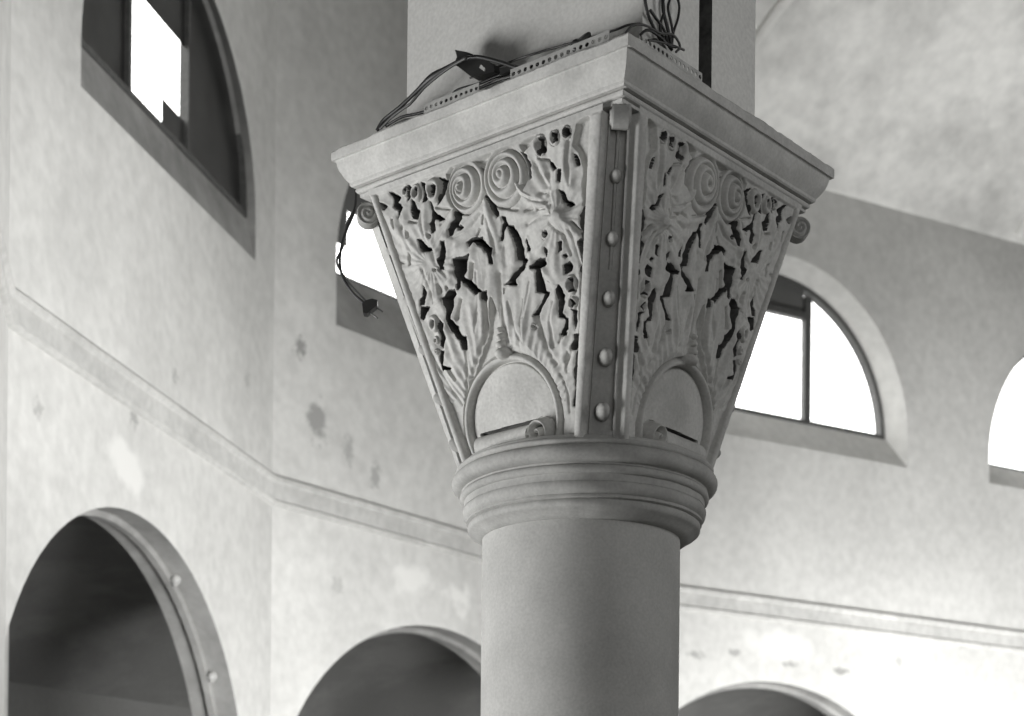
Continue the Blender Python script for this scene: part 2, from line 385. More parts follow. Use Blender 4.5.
def relief(X, Y, HW):
    """height of the carving over the face plane, and the part each point belongs to"""
    LV = .022
    own = np.zeros(X.shape, int)
    H = LV - .003 + .008 * vnoise(X + 1, Y + 1, .040, 1) + .0015 * vnoise(X + 1, Y + 1, .012, 2)
    near = smooth01((Y - 1.16) / .12)                     # the leaves lie flatter near the foot
    H = H * (.55 + .45 * near)
    def local(pts, pad):
        xs = [p[0] for p in pts]; ys = [p[1] for p in pts]
        m = (X > min(xs) - pad) & (X < max(xs) + pad) & (Y > min(ys) - pad) & (Y < max(ys) + pad)
        return m
    # leaf ownership: bottom leaf pair, upper leaf pair
    def fp(l): return [face_pt(*p) for p in l]
    stalk = fp([(486,345),(484,300),(486,262),(484,236),(483,196),(488,194),(500,216),(503,232),(499,262),(499,300),(500,345)])
    xs_mid = np.interp(Y, [p[1] for p in fp([(500,352),(493,280),(487,196),(487,150)])], [p[0] for p in fp([(500,352),(493,280),(487,196),(487,150)])])
    low = fp([(404,330),(446,296),(462,276),(476,236),(490,236),(508,224),(520,240),(530,268),(556,284),(592,300)])
    ylow = np.interp(X, [p[0] for p in low], [p[1] for p in low])
    own[:] = np.where(Y > ylow, np.where(X < xs_mid, 6, 7), np.where(X < xs_mid, 4, 5))
    m = poly_sdf(X, Y, stalk) < 0; own[m] = 8
    for pl, wd, am in RIDGES:
        p = fp(pl); k = local(p, wd * 3)
        d = seg_dist(X[k], Y[k], p)
        H[k] += .75 * am * np.exp(-(d / (wd * 1.1)) ** 2)
    for pl, lv in SHALLOW:
        p = fp(pl); k = local(p, .02)
        d = poly_sdf(X[k], Y[k], p)
        t = smooth01(.5 - d / .006)
        H[k] = H[k] * (1 - t) + lv * t
        kk = np.zeros(X.shape, bool); kk[k] = d < 0; own[kk] = 0
    # small curls
    for i, (c, r, tb, lift) in enumerate(CURLS):
        c = face_pt(*c); k = local([c], r * 2)
        d = np.hypot(X[k] - c[0], (Y[k] - c[1]) * .85)
        ring = np.sqrt(np.clip(1 - ((d - (r - tb)) / tb) ** 2, 0, 1))
        H[k] = np.where(d < r, np.maximum(H[k] - .006 + (lift + .006) * ring, H[k] * 0 + LV + lift * ring * 0 - .01) , H[k])
        if i < 10 and i not in (5, 7):
            kk = np.zeros(X.shape, bool); kk[k] = d < r; own[kk] = 13 + [0, 1, 2, 3, 4, 5, 5, 6, 6, 7][i]
    # deep undercuts with rounded lips
    for pl in HOLES:
        p = fp(pl); k = local(p, .02)
        d = poly_sdf(X[k], Y[k], p) - .0004 + .0030 * vnoise(X[k] + 1, Y[k] + 1, .007, 11)
        lip = np.clip(1 - d / .0045, 0, 1) ** 2 * .003
        h = H[k] - np.where(d > 0, lip, .003)
        h = np.where(d < 0, np.maximum(h + d * 22.0, -.050), h)
        H[k] = h
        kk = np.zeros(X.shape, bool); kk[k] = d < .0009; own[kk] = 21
    for pl, wd, am in GROOVES:
        p = fp(pl); k = local(p, wd * 3)
        d = seg_dist(X[k], Y[k], p)
        H[k] -= am * np.exp(-(d / wd) ** 2)
    # fine leaf veins fanning from the foot of each leaf
    for root, rg, ids in (((487, 430), (0, 9), (4,)), ((520, 420), (0, 9), (5,)), ((430, 262), (0, 9), (6,)), ((560, 216), (0, 9), (7,))):
        r = face_pt(*root)
        a = np.arctan2(X - r[0], Y - r[1])
        rr = np.hypot(X - r[0], Y - r[1])
        k = np.isin(own, ids) & (H > .012)
        H[k] += ((.0014 if root[1] > 300 else .0009) * np.sin(a * (56 if root[1] > 300 else 24) + 3 * vnoise(X + 1, Y + 1, .05, 5)) * smooth01(rr / .05))[k]
    # two great spirals, their eyes standing proud
    for i, (c, R, sg, eye) in enumerate(SPIRALS):
        c0 = np.array(face_pt(*c)); ce = np.array(face_pt(*eye))
        k = local([tuple(c0)], R * 1.25)
        x, y = X[k], Y[k]
        rho = np.hypot(x - c0[0], y - c0[1]) / R
        sh = np.clip(1 - rho, 0, 1)
        ex = c0[0] + (ce[0] - c0[0]) * sh; ey = c0[1] + (ce[1] - c0[1]) * sh
        ddx, ddy = (x - ex) * sg, y - ey
        rr = np.hypot(ddx, ddy) / R
        th = np.arctan2(ddy, ddx) / (2 * PI)
        ph = 3.5 * rr - (.25 - th)
        fr = ph - np.floor(ph)
        band = np.sin(PI * np.clip(fr, 0, 1)) ** .8
        hh = .004 + .014 * band * (.6 + .4 * rr) + .020 * (1 - rr)
        eyeb = np.sqrt(np.clip(1 - (rr / .13) ** 2, 0, 1)); hh = np.where(rr < .13, np.maximum(hh, .022 + .012 * eyeb), hh)
        edge = smooth01((1.06 - rho) / .07)
        H[k] = H[k] * (1 - edge) + hh * edge
        kk = np.zeros(X.shape, bool); kk[k] = rho < 1.03; own[kk] = 2 + i
    # leaf tip lying over the second spiral
    tipp = fp([(514,180),(521,181.5),(533,189),(541,197),(530,200),(522,196),(517,189)])
    k = local(tipp, .02); d = poly_sdf(X[k], Y[k], tipp)
    H[k] = np.maximum(H[k], np.where(d < 0, .018 + 1.1 * np.minimum(-d, .012), -1)); kk = np.zeros(X.shape, bool); kk[k] = d < 0; own[kk] = 7
    # medallion
    d = np.hypot(X - MED_C[0], Y - MED_C[1])
    t = smooth01((d - MED_R) / .05)
    H = np.where(d > MED_R, np.minimum(H, .010 + .020 * t + .3 * np.clip(H - .010, 0, 1)), H)
    disc = .000 + .012 * (1 - (d / MED_R) ** 2)
    H = np.where(d < MED_R, disc, H)
    rim = np.sqrt(np.clip(1 - ((d - MED_R) / .0068) ** 2, 0, 1))
    H = np.where(np.abs(d - MED_R) < .0068, np.maximum(H, .005 + .013 * rim), H)
    groove = np.exp(-((d - MED_R - .0090) / .0022) ** 2) * .009 + np.exp(-((d - MED_R + .0088) / .0022) ** 2) * .006
    H = H - groove
    own[d < MED_R] = 9; own[np.abs(d - MED_R) < .0085] = 10
    # finial over the medallion
    fx, fy = face_pt(506, 358)
    for (px, py, r) in ((499.5, 328, .0075), (500.5, 335, .009), (501.5, 343, .0115), (503.5, 351.5, .0165)):
        c = face_pt(px, py)
        dd = np.hypot((X - c[0]) , (Y - c[1]) * 1.35)
        b = np.sqrt(np.clip(1 - (dd / r) ** 2, 0, 1)); k = dd < r
        H[k] = (.012 + 1.5 * r * b + .004)[k]; own[k] = 11
    # rolled scroll at the foot
    s0 = face_pt(480, 446, .022); s1 = face_pt(531, 433, .022)
    along = (X - s0[0]) / (s1[0] - s0[0])
    yc = s0[1] + (s1[1] - s0[1]) * along
    rr = .024
    k = (along > -.06) & (along < 1.12)
    b = np.sqrt(np.clip(1 - ((Y - yc) / rr) ** 2, 0, 1))
    k2 = k & (np.abs(Y - yc) < rr)
    H[k2] = (.006 + .027 * b)[k2]; own[k2] = 12
    kg = k & (Y >= yc + rr) & (Y < yc + rr + .006); H[kg] = -.008; own[kg] = 21  # groove over the roll, coloured dark as its shadow line
    k3 = k & (Y < yc); H[k3] = (.008 + .024 * np.maximum(b, .6))[k3]; own[k3] = 12
    c = face_pt(537.5, 429, .030); R = .031
    dx_, dy_ = X - c[0], Y - c[1]; d = np.hypot(dx_, dy_)
    ph = 1.8 * (d / R) + np.arctan2(dy_, dx_) / (2 * PI); frr = ph - np.floor(ph)
    band = np.sin(PI * frr) ** 1.2
    H = np.where(d < R, .002 + .038 * band * smooth01((R - d) / .003 + .3), H); own[d < R] = 12
    # raised border fillets on both sides
    e = HW - np.abs(X)
    fw = np.where(X > 0, .021 + .013 * (Y - H0) / .58, .018)
    prof = .015 + .010 * np.sqrt(np.clip(1 - ((e - fw * .5) / (fw * .5)) ** 2, 0, 1))
    inn = smooth01((fw + .003 - e) / .004)
    H = H * (1 - inn) + prof * inn
    own[e < fw + .001] = 1
    H = np.where(e < .0025, H * smooth01(e / .0025) , H)
    # top band under the abacus
    tb = smooth01((Y - (H1 - .016)) / .006); H = H * (1 - tb) + .022 * tb
    H += .0007 * vnoise(X + 1, Y + 1, .006, 9)
    return H, own

def carved_face(side, nq, nh, parts=True):
    # the deep recesses have their shade painted in dark: second material on the ground part
    """side 0: left-hand face, 1: right-hand (mirror image), 2/3: the two faces turned away"""
    hs = np.linspace(H0 - .004, H1, nh)
    ss = np.linspace(-1, 1, nq)
    S, Y = np.meshgrid(ss, hs)
    half_d = np.array([wq(h) - chf(h) for h in hs])[:, None]
    X = S * half_d
    H, own = relief(X, Y, half_d)
    if side in (1, 2):      # run along p instead of q
        half = np.array([wp(h) - chf(h) for h in hs])[:, None]
        XX = S * half
    else:
        XX = X
    if side in (1, 3): pass
    wsurf = np.array([wp(h) if side in (0, 2) else wq(h) for h in hs])[:, None]
    sl = (.125 if side in (0, 2) else .144) / (H1 - H0)
    k = 1 / math.sqrt(1 + sl * sl)
    A = wsurf + H * k
    Z = Y - H * sl * k
    dxh = np.array([bdx(h) for h in hs])[:, None]
    if side == 0:   P, Q, flip = A, XX, False
    elif side == 1: P, Q, flip = XX, A, True
    elif side == 2: P, Q, flip = -A, XX * (half_d / half), True
    else:           P, Q, flip = XX, -A, False
    VX = AX + dxh + P * NU[0] + Q * NV[0]; VY = D + P * NU[1] + Q * NV[1]; VZ = Z + CAM_Z
    V = np.stack([VX, VY, VZ], -1).reshape(-1, 3) - np.array(col_base)
    idx = np.arange(nq * nh).reshape(nh, nq)
    quads = np.stack([idx[:-1, :-1], idx[:-1, 1:], idx[1:, 1:], idx[1:, :-1]], -1).reshape(-1, 4)
    oc = own[:-1, :-1].reshape(-1)
    if flip: quads = quads[:, ::-1]
    ids = sorted(set(oc.tolist())) if parts else [None]
    for i in ids:
        qd = quads if i is None else quads[oc == i]
        if len(qd) < 12: continue
        used, inv = np.unique(qd, return_inverse=True)
        vv = V[used]; ff = inv.reshape(-1, 4)
        name = 'carved_face' if i is None else PARTS[i]
        me = bpy.data.meshes.new(name)
        me.vertices.add(len(vv)); me.vertices.foreach_set('co', vv.ravel())
        me.loops.add(ff.size); me.loops.foreach_set('vertex_index', ff.ravel().astype(np.int32))
        me.polygons.add(len(ff)); me.polygons.foreach_set('loop_start', np.arange(0, ff.size, 4, dtype=np.int32))
        me.update(calc_edges=True)
        me.polygons.foreach_set('use_smooth', [True] * len(me.polygons))
        me.materials.append(M_recess_shade if i == 21 else M_stone)
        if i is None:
            me.materials.append(M_recess_shade)
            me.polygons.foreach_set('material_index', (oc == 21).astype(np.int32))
        o = bpy.data.objects.new(name, me)
        link(o, column)

carved_face(0, 640, 620)
carved_face(1, 640, 620)
carved_face(2, 120, 120, False)
carved_face(3, 120, 120, False)

# ------------------------------------------------------------------ corner strips with beads and volutes
def sphere(c, ax, n=20, m=12):
    """c world centre; ax = three scaled axis vectors"""
    vs, fs = [], []
    for i in range(m + 1):
        ph = PI * i / m
        for k in range(n):
            a = 2 * PI * k / n
            l = (math.sin(ph) * math.cos(a), math.sin(ph) * math.sin(a), math.cos(ph))
            vs.append(tuple(c[j] + sum(ax[t][j] * l[t] for t in range(3)) for j in range(3)))
    for i in range(m):
        for k in range(n):
            k2 = (k + 1) % n
            fs.append((i * n + k, (i + 1) * n + k, (i + 1) * n + k2, i * n + k2))
    return vs, fs

def corner(sp, sq):
    def at(e, dpt, h):
        # e: across the chamfer (m), dpt: outward along the diagonal
        a, b = wp(h), wq(h)
        m = ((a - chf(h) / 2) * sp, (b - chf(h) / 2) * sq)
        out = (sp * r2, sq * r2); tan = (sp * r2, -sq * r2)
        return W(m[0] + out[0] * dpt + tan[0] * e, m[1] + out[1] * dpt + tan[1] * e, h, bdx(h))
    lip = .011
    def prof_at(h):
      cw = chf(h) * math.sqrt(2) / 2
      return [(-cw, -.02), (-cw, .002), (-cw + .001, lip), (-cw + .004, lip), (-cw + .0055, -.012), (-.004, -.012), (-.002, -.006), (.002, -.006), (.004, -.012),
            (cw - .0055, -.012), (cw - .004, lip - .006), (cw - .001, lip - .006), (cw, .002), (cw, -.02)]
    hs = [H0 - .003, H0 + .012, H0 + .0125] + [H0 + .03 + (H1 - .05 - H0 - .03) * i / 20 for i in range(21)] + [H1]
    rings = []
    for j, h in enumerate(hs):
        ring = []
        for (e, d) in prof_at(h):
            if j < 2: d = max(d, .004)
            if abs(e) < .0045 and h < H0 + .33: d = -.012 if j >= 2 else d
            ring.append(at(e, d, h))
        rings.append(ring)
    n = len(rings[0]); vs = [p for r in rings for p in r]; fs = []
    for i in range(len(rings) - 1):
        for k in range(n - 1):
            q = (i * n + k, i * n + k + 1, (i + 1) * n + k + 1, (i + 1) * n + k)
            fs.append(q if sp * sq < 0 else q[::-1])
    mesh_obj('corner_strip', vs, fs, M_ring, column, math.radians(30))
    for i, fr in enumerate((.085, .255, .435, .615, .80)):
        h = H0 + fr * (H1 - H0)
        c = at(0, -.008, h)
        o = at(0, 1 - .008, h); od = [o[j] - c[j] for j in range(3)]
        t = at(1, -.008, h); td = [t[j] - c[j] for j in range(3)]
        r = (.0165, .0155, .0135, .0125, .0115)[i]
        v, f = sphere(c, ([td[j] * r for j in range(3)], [0, 0, r * 1.1], [od[j] * r * 2.0 for j in range(3)]))
        mesh_obj('bead', v, f, M_ring, column, True)
    # rolled leaf tip (corner volute) under the abacus corner
    hc = H1 - (.020 if (sp, sq) == (1, 1) else .044); R0 = .0240; wd = .0165
    def vol(x, z, e):      # x outward, z up
        return at(e, x + .006, hc + z) if False else (lambda b: (b[0], b[1], b[2]))(at_flat(x, z, e))
    OUT = .005 if (sp, sq) == (1, 1) else .029
    b0 = at(0, 0, hc); b1 = at(0, 1, hc); od = (b1[0] - b0[0], b1[1] - b0[1]); b2 = at(1, 0, hc); td = (b2[0] - b0[0], b2[1] - b0[1])
    def P(x, z, e): return (b0[0] + od[0] * (x + OUT) + td[0] * e, b0[1] + od[1] * (x + OUT) + td[1] * e, b0[2] + z)
    # solid drum with spiral relief on both ends
    vs, fs = [], []
    na, nr = 48, 16
    for sgn in (-1, 1):
        base = len(vs)
        for i in range(nr + 1):
            rho = i / nr
            for k in range(na):
                a = 2 * PI * k / na
                ph = 2.1 * rho - a / (2 * PI); fr = ph - math.floor(ph)
                band = max(0, 1 - abs(fr - .5) / .42) ** .6
                dep = wd * (.80 + .35 * band * (1 if rho < .98 else 1) + .25 * (1 - rho))
                if i == nr: dep = wd * .9
                vs.append(P(-R0 * rho * math.cos(a), R0 * rho * math.sin(a), sgn * dep))
        for i in range(nr):
            for k in range(na):
                k2 = (k + 1) % na
                q = (base + i * na + k, base + (i + 1) * na + k, base + (i + 1) * na + k2, base + i * na + k2)
                fs.append(q if sgn < 0 else q[::-1])
    o0 = nr * na; o1 = (nr + 1) * na + nr * na
    for k in range(na):
        k2 = (k + 1) % na
        fs.append((o0 + k, o0 + k2, o1 + k2, o1 + k))
    mesh_obj('corner_volute', vs, fs, M_ring, column, math.radians(50))
for sp, sq in ((1, 1), (1, -1), (-1, 1), (-1, -1)):
    corner(sp, sq)

# ------------------------------------------------------------------ abacus
PR, QR = .9748, 1.0252
ab = [(.10, 1.657), (.338, 1.657), (.3415, 1.6585), (.342, 1.6640), (.3385, 1.6650), (.3385, 1.6665)]
ab += [(.3430 + .0062 * math.sin(t), 1.6728 - .0062 * math.cos(t)) for t in [k * PI / 6 for k in range(0, 7)]]
ab += [(.3400, 1.6800), (.3410, 1.6805), (.3545, 1.6800), (.3575, 1.6830), (.3580, 1.6885)]
for k in range(1, 11):
    t = k / 10; ab.append((.358 + .0205 * (t ** 1.0) + .004 * math.sin(t * PI), 1.6885 + .043 * t))
ab += [(.3785, 1.7325), (.3800, 1.7350), (.3858, 1.7352), (.3862, 1.7400), (.3860, 1.7550), (.3835, 1.7588), (.28, 1.7588), (.02, 1.7588)]
def abacus_mesh():
    NS = 90
    vs, fs = [], []
    m = len(ab)
    for (w, h) in ab:
        a, b = w * PR, w * QR
        cs = [(a, b), (-a, b), (-a, -b), (a, -b)]
        for i in range(4):
            (x0, y0), (x1, y1) = cs[i], cs[(i + 1) % 4]
            for k in range(NS):
                t = k / NS
                x, y = x0 + (x1 - x0) * t, y0 + (y1 - y0) * t
                hh = h; sc = 1.0
                if w > .1:
                    pn = Vector((x * 14, y * 14, 3))
                    pf = Vector((x * 60, y * 60, h * 40))
                    if h > 1.75 and w > .3:
                        hh += .0035 * noise.noise(pn) + .0020 * noise.noise(pf)
                        # the crust at the far left end of the top edge is broken away
                        far = max(0, (-y / b - .55) / .45) * (1 if x > 0 else 0)
                        hh += far * (.004 * noise.noise(Vector((x * 40, y * 40, 0))) - .0015)
                    sc += .0016 * noise.noise(Vector((x * 30, y * 30, h * 60))) + .0012 * noise.noise(pn)
                vs.append(W(x * sc, y * sc, hh))
    n = 4 * NS
    for i in range(m - 1):
        for k in range(n):
            k2 = (k + 1) % n
            fs.append((i * n + k, i * n + k2, (i + 1) * n + k2, (i + 1) * n + k))
    fs.append(tuple(reversed(range(n)))); fs.append(tuple(range((m - 1) * n, m * n)))
    return vs, fs
v, f = abacus_mesh()
mesh_obj('abacus', v, f, M_abacus, column, math.radians(28))

# ================================================================== PIER on the abacus
PA, PB, PQ, PPm = .28, .358, -.265, -.116
TOPH = 1.7635
pl = [(PA, PQ), (PA, PB), (.09, PB), (.09, PB - .17), (.044, PB - .17), (.044, PB), (PPm, PB), (PPm, PQ)]
pr0 = [W(x, y, TOPH - .004) for x, y in pl]; pr1 = [W(x, y, 6.2) for x, y in pl]
v, f = prism_rings([pr0, pr1])
f = [tuple(reversed(x)) for x in f]
pc = W(.08, .05, TOPH - .004)
pier = mesh_obj('pier', v, f, M_pier, None, False, pc)
pier.data.materials.append(M_recess_shade)
pier.data.materials.append(mat_plaster('pier_plaster_lit', .66, .74, scale=3, bump=.15, fine=120, bumpd=.004))
for i_ in (1, 5): pier.data.polygons[i_].material_index = 2  # right-hand faces painted paler in place of stronger light
for i_ in (2, 3, 4): pier.data.polygons[i_].material_index = 1  # shade of the slot painted onto its faces
tag(pier, 'smooth plastered square pier with a dark vertical slot, rising from the carved column', 'pier')

# ================================================================== things on the abacus
def tube(pts, r, n=10, closed=False, rf=None):
    P = [Vector(p) for p in pts]
    # Catmull-Rom resample
    out = []
    for i in range(len(P) - 1):
        p0 = P[max(i - 1, 0)]; p1 = P[i]; p2 = P[i + 1]; p3 = P[min(i + 2, len(P) - 1)]
        for k in range(8):
            t = k / 8
            out.append(.5 * ((2 * p1) + (-p0 + p2) * t + (2 * p0 - 5 * p1 + 4 * p2 - p3) * t * t + (-p0 + 3 * p1 - 3 * p2 + p3) * t ** 3))
    out.append(P[-1])
    vs, fs = [], []
    up = Vector((.3, .2, .93)).normalized()
    for i, p in enumerate(out):
        d = (out[min(i + 1, len(out) - 1)] - out[max(i - 1, 0)]).normalized()
        a = d.cross(up)
        if a.length < .05: a = d.cross(Vector((1, 0, 0)))
        a.normalize(); b = d.cross(a)
        up = -b if b.dot(up) < 0 else b
        a = d.cross(up).normalized(); b = a.cross(d)
        rr = r if rf is None else r * rf(i / (len(out) - 1))
        for k in range(n):
            an = 2 * PI * k / n
            vs.append(tuple(p + a * math.cos(an) * rr + b * math.sin(an) * rr))
    m = len(out)
    for i in range(m - 1):
        for k in range(n):
            k2 = (k + 1) % n
            fs.append((i * n + k, i * n + k2, (i + 1) * n + k2, (i + 1) * n + k))
    fs.append(tuple(reversed(range(n)))); fs.append(tuple(range((m - 1) * n, m * n)))
    return vs, fs

def on_left_edge(px, py, p):
    """point of the vertical plane p = const (parallel to the left-hand face) seen at (px, py)"""
    a, b = cam_ray(px, py)
    x0 = AX + p * NU[0]; y0 = D + p * NU[1]
    q = (a * y0 - x0) / (NV[0] - a * NV[1])
    return W(p, q, b * (y0 + q * NV[1]))
def on_right_edge(px, py, q):
    a, b = cam_ray(px, py)
    x0 = AX + q * NV[0]; y0 = D + q * NV[1]
    p = (a * y0 - x0) / (NU[0] - a * NU[1])
    return W(p, q, b * (y0 + p * NU[1]))

def cable(name, pts, r, mat, label, group=None, n=8, rf=None):
    v, f = tube(pts, r, n, rf=rf)
    o = mesh_obj(name, v, f, mat, None, True, pts[0])
    return tag(o, label, 'cable', group)

LE = .350
cable('cable', [on_left_edge(x, y, LE) for x, y in ((377, 131), (384, 120), (400, 107), (415, 93), (430, 79), (445, 69), (462, 60), (478, 57), (500, 62), (515, 67), (529, 69))], .0042, M_cable,
      'thick black cable arching from the abacus left end over to the connector', rf=lambda t: 1.0 + .9 * math.exp(-((t - .42) / .07) ** 2))
cable('cable', [on_left_edge(x, y, LE + .022) for x, y in ((380, 129), (392, 117), (404, 108), (411, 103), (424, 88), (438, 76), (452, 66), (466, 58))], .0030, M_cable2,
      'thin grey cable twisted beside the thick arching black one')
for k, (dy, lab) in enumerate(((0, 'upper thin cable of the flat bundle lying along the left abacus edge'), (4.5, 'lower thin cable of the flat bundle lying along the left abacus edge'))):
    cable('cable', [on_left_edge(x, y + dy, LE + -.012 + .010 * k) for x, y in ((386, 126), (402, 117), (420, 113), (435, 108), (450, 97), (458, 90), (478, 84), (500, 75), (520, 70), (545, 62))], .0030, M_cable2 if k else M_cable, lab)
# rear wire running along the foot of the pier
cable('cable', [on_left_edge(x, y, .30) for x, y in ((470, 78), (500, 66), (527, 56), (575, 42), (612, 31), (628, 25), (640, 24))], .0022, M_cable2,
      'thin grey wire stretched along the foot of the pier towards the near corner')

# black connector block
def block(name, pts4, depth, nrm, mat, parent=None, loc=None):
    a = [Vector(p) for p in pts4]; n = Vector(nrm) * depth
    vs = [tuple(p) for p in a] + [tuple(p + n) for p in a]
    k = len(a)
    fs = [tuple(range(k)), tuple(reversed(range(k, 2 * k)))] + [(i, i + k, (i + 1) % k + k, (i + 1) % k) for i in range(k)]
    return mesh_obj(name, vs, fs, mat, parent, False, loc)
nU3 = (NU[0], NU[1], 0); nV3 = (NV[0], NV[1], 0)
cp = on_left_edge(470, 70, LE - .045)
conn = thing('cable_connector', 'black wedge-shaped cable connector lying tilted on the left abacus edge', 'connector', cp)
block('connector_body', [on_left_edge(x, y, LE - .045) for x, y in ((464, 55), (475, 57), (492, 63), (504, 70), (503, 77), (490, 80), (479, 81), (470, 74), (463, 69), (466, 62))], .028, nU3, M_black, conn)
block('connector_tab', [on_left_edge(x, y, LE - .001) for x, y in ((482, 65), (486, 69), (485, 72), (480, 68))], .003, nU3, M_metal, conn)
block('strain_relief', [on_left_edge(x, y, LE - .012) for x, y in ((503, 70), (516, 68), (517, 72), (504, 77))], .012, nU3, M_black, conn)

# clump of tape near the corner on the left edge
clump_c = on_left_edge(580, 44, .355)
random.seed(3)
vs, fs = sphere(clump_c, ([NV[0] * .026, NV[1] * .026, .006], [0, 0, .0125], [NU[0] * .012, NU[1] * .012, 0]), 22, 14)
vs = [tuple(c + (v_ - c) * (1 + .55 * noise.noise(Vector(p) * 70)) for c, v_ in zip(clump_c, p)) for p in vs]
o = mesh_obj('tape_clump', vs, fs, M_black, None, math.radians(40), clump_c)
tag(o, 'crumpled lump of black insulating tape on the left abacus edge', 'tape')

# perforated strips
def perforated(name, P0, P1, hgt, nh, label, group):
    """upright steel strip with a row of round holes, from P0 to P1 (base line)"""
    P0, P1 = Vector(P0), Vector(P1)
    d = (P1 - P0); L = d.length; d.normalize(); up = Vector((0, 0, 1)); nrm = d.cross(up)
    step = L / nh
    vs, fs = [], []
    K = 12; r = min(step, hgt) * .30; th = .0015
    for side in (0, 1):
        for i in range(nh):
            c = P0 + d * (step * (i + .5)) + up * (hgt / 2) + nrm * (th * side)
            b = len(vs)
            for k in range(K):
                a = 2 * PI * k / K + PI / K
                ca, sa = math.cos(a), math.sin(a)
                m = max(abs(ca), abs(sa))
                vs.append(tuple(c + d * (ca / m * step / 2) + up * (sa / m * hgt / 2)))
            for k in range(K):
                a = 2 * PI * k / K + PI / K
                vs.append(tuple(c + d * math.cos(a) * r + up * math.sin(a) * r))
            for k in range(K):
                k2 = (k + 1) % K
                q = (b + k, b + k2, b + K + k2, b + K + k)
                fs.append(q if side else q[::-1])
    n1 = len(vs) // 2
    for i in range(nh):
        b = i * 2 * K + K
        for k in range(K):
            k2 = (k + 1) % K
            fs.append((b + k, b + k2, n1 + b + k2, n1 + b + k))
    o = mesh_obj(name, vs, fs, M_metal, None, False, P0)
    return tag(o, label, 'metal strip', group)
hb = 1.7600
perforated('perforated_strip', W(.369, -.13, hb), W(.369, .02, hb), .020, 11, 'perforated steel strip on the left abacus edge below the black connector', None)
perforated('perforated_strip', W(.366, .10, hb), W(.366, .345, hb), .022, 16, 'perforated steel strip on the left abacus edge beside the tape lump', None)
perforated('perforated_strip', W(.33, .386, hb), W(.12, .386, hb), .020, 15, 'perforated steel strip along the right abacus edge under the wire loops', None)

# loops of wire standing at the near corner
loops = [
 (((662, 42), (655, 30), (648, 14), (645, -6), (652, -24)), .0026, 'black wire rising leftmost from the tangle at the near abacus corner'),
 (((664, 40), (660, 26), (664, 10), (660, -8), (652, -14)), .0022, 'black wire crossing second from left in the tangle at the abacus corner'),
 (((650, 10), (655, 17), (664, 30), (668, 44), (672, 50)), .0024, 'short black wire slanting down to the right in the corner tangle'),
 (((672, 48), (668, 30), (663, 8), (664, -14)), .0028, 'thick straight black wire in the middle of the corner tangle'),
 (((674, 38), (671, 22), (668, 6), (674, -6), (679, 4), (678, 18), (673, 34), (672, 48)), .0021, 'black wire forming the tall rightmost loop above the corner tangle'),
]
for p, r, lab in loops:
    cable('wire', [on_right_edge(x, y, .372) for x, y in p], r * 1.25, M_cable, lab)
low = [
 (((625, 34), (632, 26), (644, 25), (660, 33), (673, 35), (680, 46), (676, 52)), .0024, M_cable2, 'grey wire bent round the near corner under the wire loops'),
 (((640, 35), (648, 30), (660, 37), (668, 45), (676, 47)), .0028, M_cable, 'black wire coiled lowest at the near abacus corner'),
 (((648, 40), (655, 41), (664, 43), (674, 46), (684, 50)), .0024, M_cable2, 'grey wire lying along the start of the right abacus edge'),
]
for p, r, mt, lab in low:
    cable('wire', [on_right_edge(x, y, .388) for x, y in p], r, mt, lab)
cc = on_right_edge(662, 50, .368)
vs, fs = sphere(cc, ([NU[0] * .036, NU[1] * .036, .010], [0, 0, .0105], [NV[0] * .008, NV[1] * .008, 0]), 22, 14)
vs = [tuple(c + (v_ - c) * (1 + .6 * noise.noise(Vector(p) * 60)) for c, v_ in zip(cc, p)) for p in vs]
o = mesh_obj('tape_clump', vs, fs, M_black, None, math.radians(40), cc)
tag(o, 'crumpled black tape and wire lump under the loops at the near abacus corner', 'tape')

# hanging cord with a two-pin plug, coming over the back of the left corner
def in_depth(px, py, Y):
    a, b = cam_ray(px, py)
    return (a * Y, Y, b * Y + CAM_Z)
YC = 4.02
cord_pts = [W(-.10, -.36, 1.766), W(-.02, -.405, 1.765), (in_depth(352, 168, 4.10)), in_depth(356, 190, 4.03), in_depth(354, 212, YC), in_depth(345, 234, YC), in_depth(340, 256, YC), in_depth(342, 275, YC), in_depth(352, 292, YC), in_depth(364, 303, YC)]
hang = thing('power_cord', 'dark power cord with two-pin plug dangling beside the left corner of the capital', 'power cord', cord_pts[0])
v, f = tube(cord_pts, .0030, 10); mesh_obj('cord', v, f, M_cable, hang, True)
c2 = [in_depth(356, 206, YC + .01), in_depth(347, 224, YC + .01), in_depth(343, 246, YC + .008), in_depth(337, 262, YC), in_depth(346, 279, YC), in_depth(358, 293, YC), in_depth(368, 303, YC)]
v, f = tube(c2, .0024, 10); mesh_obj('cord', v, f, M_cable2, hang, True)
pd = Vector(in_depth(376, 301, YC)) - Vector(in_depth(363, 305, YC))
plug_pts = [(362, 303), (366, 300), (372, 298.5), (377.5, 300), (377, 305), (372, 309), (367, 313.5), (363, 312.5), (362.5, 308)]
bl = block('plug_body', [in_depth(x, y, YC - .012) for x, y in plug_pts], .024, (0, 1, 0), M_black, hang)
v, f = tube([in_depth(373, 305, YC), in_depth(383, 312, YC)], .0019, 8); mesh_obj('plug_pin', v, f, M_brass, bl, True)
v, f = tube([in_depth(368, 311, YC), in_depth(378, 318.5, YC)], .0019, 8); mesh_obj('plug_pin', v, f, M_brass, bl, True)

